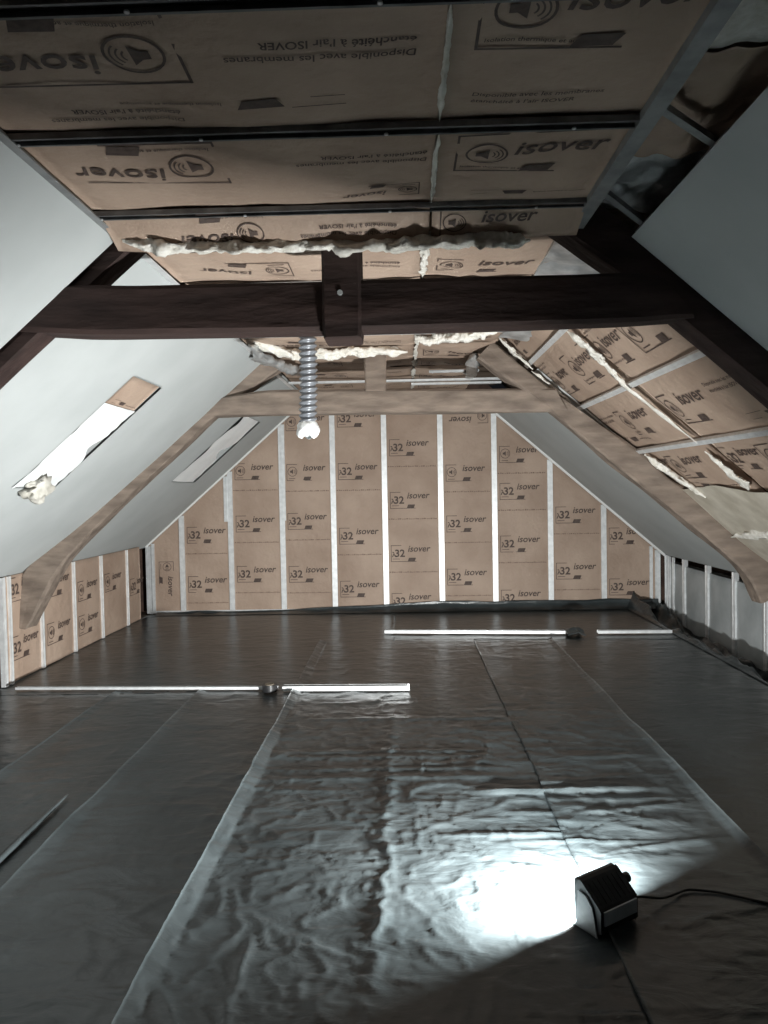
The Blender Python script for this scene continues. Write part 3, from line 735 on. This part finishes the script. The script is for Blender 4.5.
# left crooked leg, outlines measured in the photograph on the truss's own plane (5.85 m, bending to 5.5 m at the foot)
def leg(pairs):
    st, ys = [], []
    for (ux, uy, lx, ly, Y) in pairs:
        a = at_y(ux, uy, Y); c = at_y(lx, ly, Y); st.append((*a, *c)); ys.append(Y)
    return st, ys
st, ys = leg([(262, 352, 280, 368, 5.88), (226, 387, 240, 396, 5.88), (203, 408, 212, 417, 5.87), (176, 434, 187, 443, 5.86), (148, 459, 158, 469, 5.85), (117, 487, 127, 498, 5.83), (88, 510, 101, 523, 5.80), (62, 534, 80, 544, 5.74), (40, 553, 64, 561, 5.66), (22, 569, 52, 581, 5.60), (15, 590, 42, 600, 5.55), (15, 628, 27, 629, 5.50)])
timber('rafter', st, ys, .17, G, tr2, 12, .012)
st, ys = leg([(494, 340, 478, 357, 5.52), (520, 364, 506, 378, 5.52), (556, 392, 545, 405, 5.52), (602, 424, 588, 441, 5.52), (638, 450, 624, 471, 5.52), (670, 478, 656, 497, 5.52), (710, 502, 690, 524, 5.5), (742, 526, 720, 549, 5.5), (775, 551, 748, 574, 5.48), (800, 585, 762, 604, 5.46)])
timber('rafter', st, ys, .17, G, tr2, 14, .012)
st, ys = leg([(203, 399, 207, 416, 5.86), (265, 390, 270, 414, 5.80), (365, 389, 365, 413, 5.7), (470, 389, 470, 412, 5.6), (555, 388, 568, 411, 5.5)])
timber('collar_beam', st, ys, .15, G, tr2, 15, .008)
st, ys = leg([(364, 340, 386, 340, 5.66), (364, 365, 386, 365, 5.66), (365, 391, 386, 391, 5.66)])
timber('king_post', st, ys, .13, G, tr2, 16, .004, 16)

# ---- flexible duct
def duct():
    root = thing('flexible_duct', 'grey corrugated flexible duct hanging from the ceiling', 'duct', (-.535, 4.2, 1.70))
    n = 560; rings = 36
    V, F = [], []
    # helical corrugation as a tube with a wavy radius
    zt, zb = 2.50, 1.775
    nz, na = 300, 24
    for i in range(nz):
        t = i / (nz - 1); z = zt + (zb - zt) * t
        cx = -.535 + .012 * math.sin(t * 3); cy = 4.2
        for k in range(na):
            a = 2 * math.pi * k / na
            r = .046 + .0065 * math.sin(2 * math.pi * (t * 21) + a)
            V.append((cx + r * math.cos(a), cy + r * math.sin(a), z))
    for i in range(nz - 1):
        for k in range(na): F.append((i * na + k, i * na + (k + 1) % na, (i + 1) * na + (k + 1) % na, (i + 1) * na + k))
    mesh('corrugated_hose', V, F, 'duct_grey', root, True)
    V, F = [], []
    for i in range(14):
        t = i / 13
        for k in range(na + 8):
            a = 2 * math.pi * k / (na + 8)
            r = .050 + .012 * math.sin(t * math.pi) + .014 * (float(fbm(t * 5, 4 * math.cos(a) + 8, 5)) - .5) + (.006 * t)
            if i == 13: r *= .75
            V.append((-.533 + r * math.cos(a), 4.2 + r * math.sin(a), 1.785 - .085 * t + .012 * math.sin(3 * a) * t))
    m_ = na + 8
    for i in range(13):
        for k in range(m_): F.append((i * m_ + k, i * m_ + (k + 1) % m_, (i + 1) * m_ + (k + 1) % m_, (i + 1) * m_ + k))
    mesh('torn_end_sleeve', V, F, 'white_film', root, True)
duct()

# ---- work light on the floor
lx, ly = 0.528, 2.325
wl = thing('work_light', 'black LED work light on the floor throwing a white beam', 'work light', (lx, ly, 0.004))
a_ = np.array([.833, .553, 0.0]); f_ = np.array([-.553, .833, 0.0]); z_ = np.array([0, 0, 1.0])
O = np.array([lx, ly, 0.008])
W_ = .170
body = MB().prof([(-.004, .012), (-.004, .138), (-.012, .146), (-.022, .142), (-.094, .086), (-.100, .078), (-.100, .012), (-.09, .006), (-.012, .006)], O, f_, z_, a_ * W_).build('housing', 'lamp_black', wl)
bz = MB()
bz.box(O + f_ * -.004 + z_ * .010, a_ * W_, f_ * .012, z_ * .012); bz.box(O + f_ * -.004 + z_ * .128, a_ * W_, f_ * .012, z_ * .014)
bz.box(O + f_ * -.004 + z_ * .010, a_ * .012, f_ * .012, z_ * .13); bz.box(O + f_ * -.004 + z_ * .010 + a_ * (W_ - .012), a_ * .012, f_ * .012, z_ * .13)
bz.build('bezel', 'lamp_black', wl)
MB().box(O + f_ * -.003 + z_ * .024 + a_ * .014, a_ * (W_ - .028), f_ * .004, z_ * .102).build('glass', 'lamp_glass', wl)
for k in range(7):                               # cooling fins down the sloping back
    MB().prof([(-.030, .132), (-.088, .087), (-.090, .092), (-.032, .138)], O + a_ * (.018 + k * .0215), f_, z_, a_ * .003).build('cooling_fin', 'lamp_black', wl)
MB().box(O + f_ * -.1055 + z_ * .034 + a_ * .012, a_ * .148, f_ * .006, z_ * .044).build('driver_cover', 'lamp_grey', wl)
br = MB()                                        # U bracket the lamp stands on
for s in (-.006, W_ + .002):
    br.prof([(-.0, .0), (-.09, .0), (-.070, .085), (-.045, .112), (-.012, .118)], O - z_ * .004 + a_ * s, f_, z_, a_ * .004)
br.box(O + a_ * -.006 + f_ * -.075 - z_ * .004, a_ * (W_ + .012), f_ * .06, z_ * .004)
br.build('bracket', 'bracket_grey', wl)
for s, d in ((W_ + .006, 1),):
    c = O + a_ * s + f_ * -.035 + z_ * .105
    MB().tube([c, c + a_ * d * .022], .017, 12).build('knob', 'lamp_black', wl)
cp = [O + a_ * W_ + f_ * -.07 + z_ * .05, O + a_ * (W_ + .05) + f_ * -.06 + z_ * .045]
cp += [np.array(q) for q in ((.84, 2.44, .02), (.95, 2.52, .008), (1.05, 2.50, .008), (1.2, 2.42, .008), (1.42, 2.38, .008), (1.7, 2.22, .008), (2.0, 1.9, .008), (2.3, 1.3, .008))]
cp = np.array(cp); tt = np.linspace(0, len(cp) - 1, 70)
C3 = np.stack([np.interp(tt, range(len(cp)), cp[:, k]) for k in range(3)], 1)
for _ in range(3): C3[1:-1] = (C3[:-2] + C3[1:-1] * 2 + C3[2:]) / 4
MB().tube(C3, .0045, 8).build('power_cable', 'rubber', wl, True)
la = bpy.data.lights.new('work_light_beam', 'AREA'); la.shape = 'RECTANGLE'; la.size = W_ - .03; la.size_y = .10
la.energy = LAMP_WATTS; la.color = LAMP_COLOUR
lo = bpy.data.objects.new('light_source', la); COL.objects.link(lo); lo.parent = wl
pos = O + a_ * W_ / 2 + f_ * .010 + z_ * .075 - np.array(wl.location)
fd = f_ * math.cos(LAMP_TILT) - z_ * math.sin(LAMP_TILT)
zc = -fd; xc = a_ * -1; yc = np.cross(zc, xc)
lo.matrix_local = Matrix([[xc[i], yc[i], zc[i], pos[i]] for i in range(3)] + [[0, 0, 0, 1]])

# ---- rails lying on the floor
def rail(name, x0, y0, x1, y1, w, h, label, group):
    d = np.array([x1 - x0, y1 - y0, 0.0]); L = np.linalg.norm(d); d /= L; s = np.cross((0, 0, 1), d)
    t = .0018
    o = thing(name, label, 'metal rail', (x0, y0, .004), group)
    MB().prof([(-w / 2, 0), (w / 2, 0), (w / 2, h), (w / 2 - t, h), (w / 2 - t, t), (-w / 2 + t, t), (-w / 2 + t, h), (-w / 2, h)], (x0, y0, .006), s, (0, 0, 1), d * L).build('channel', 'galvanised', o)
    for k in range(int(L / .6) + 1):
        p = np.array([x0, y0, .008]) + d * min(L - .03, .03 + k * .6)
        MB().tube([p, p + (0, 0, .002)], .004, 8).build('screw', 'galvanised', o)
rail('floor_rail', -2.80, 5.20, -.90, 5.13, .030, .018, 'thin dull metal rail on the film by the left knee wall', 'metal rails laid on the floor')
rail('floor_rail', -.86, 5.10, .02, 5.08, .055, .032, 'short bright metal channel on the film, mid floor', 'metal rails laid on the floor')
rail('floor_rail', -.20, 7.10, 1.50, 6.96, .05, .028, 'bright metal channel on the film before the gable wall', 'metal rails laid on the floor')
rail('floor_rail', 1.80, 6.95, 2.48, 6.93, .05, .028, 'shorter bright metal channel near the right knee wall', 'metal rails laid on the floor')
# tape roll against the first rail
tp = thing('tape_roll', 'small roll of dark tape beside the thin floor rail', 'tape roll', (-.95, 5.09, .003))
def ring(r0, r1, z0, z1, c, n=28):
    V, F = [], []
    for k in range(n):
        a = 2 * math.pi * k / n
        for r, z in ((r0, z0), (r1, z0), (r1, z1), (r0, z1)): V.append((c[0] + r * math.cos(a), c[1] + r * math.sin(a), c[2] + z))
    for k in range(n):
        q = (k + 1) % n
        for j in range(4): F.append((k * 4 + j, k * 4 + (j + 1) % 4, q * 4 + (j + 1) % 4, q * 4 + j))
    return V, F
mesh('tape_winding', *ring(.032, .052, 0, .05, (-.95, 5.075, .006)), 'lamp_black', tp)
mesh('tape_core', *ring(.027, .0315, 0, .052, (-.95, 5.075, .006)), 'tape_core', tp)
# scraps of black film lying over the far rail
def scrap(x0, x1, y0, y1, seed, label):
    X, Y = np.meshgrid(np.linspace(x0, x1, 22), np.linspace(y0, y1, 30), indexing='ij')
    e = np.clip(4 * (X - x0) * (x1 - X) / (x1 - x0) ** 2, 0, 1)
    Z = .012 + .03 * np.exp(-((Y - (y0 + y1) / 2) / .08) ** 2) + .03 * ridge(X * 9, Y * 7, seed) ** 2 * e + .012 * fbm(X * 8, Y * 8, seed)
    o = thing('film_scrap', label, 'film scrap', ((x0 + x1) / 2, (y0 + y1) / 2, .0))
    gridmesh('crumpled_sheet', np.stack([X, Y, Z], -1), 'black_film', o, True, (0, 0, -.01))
    k = o
    return o
scrap(1.50, 1.66, 6.82, 7.08, 3, 'crumpled scrap of black film between the two far floor rails')
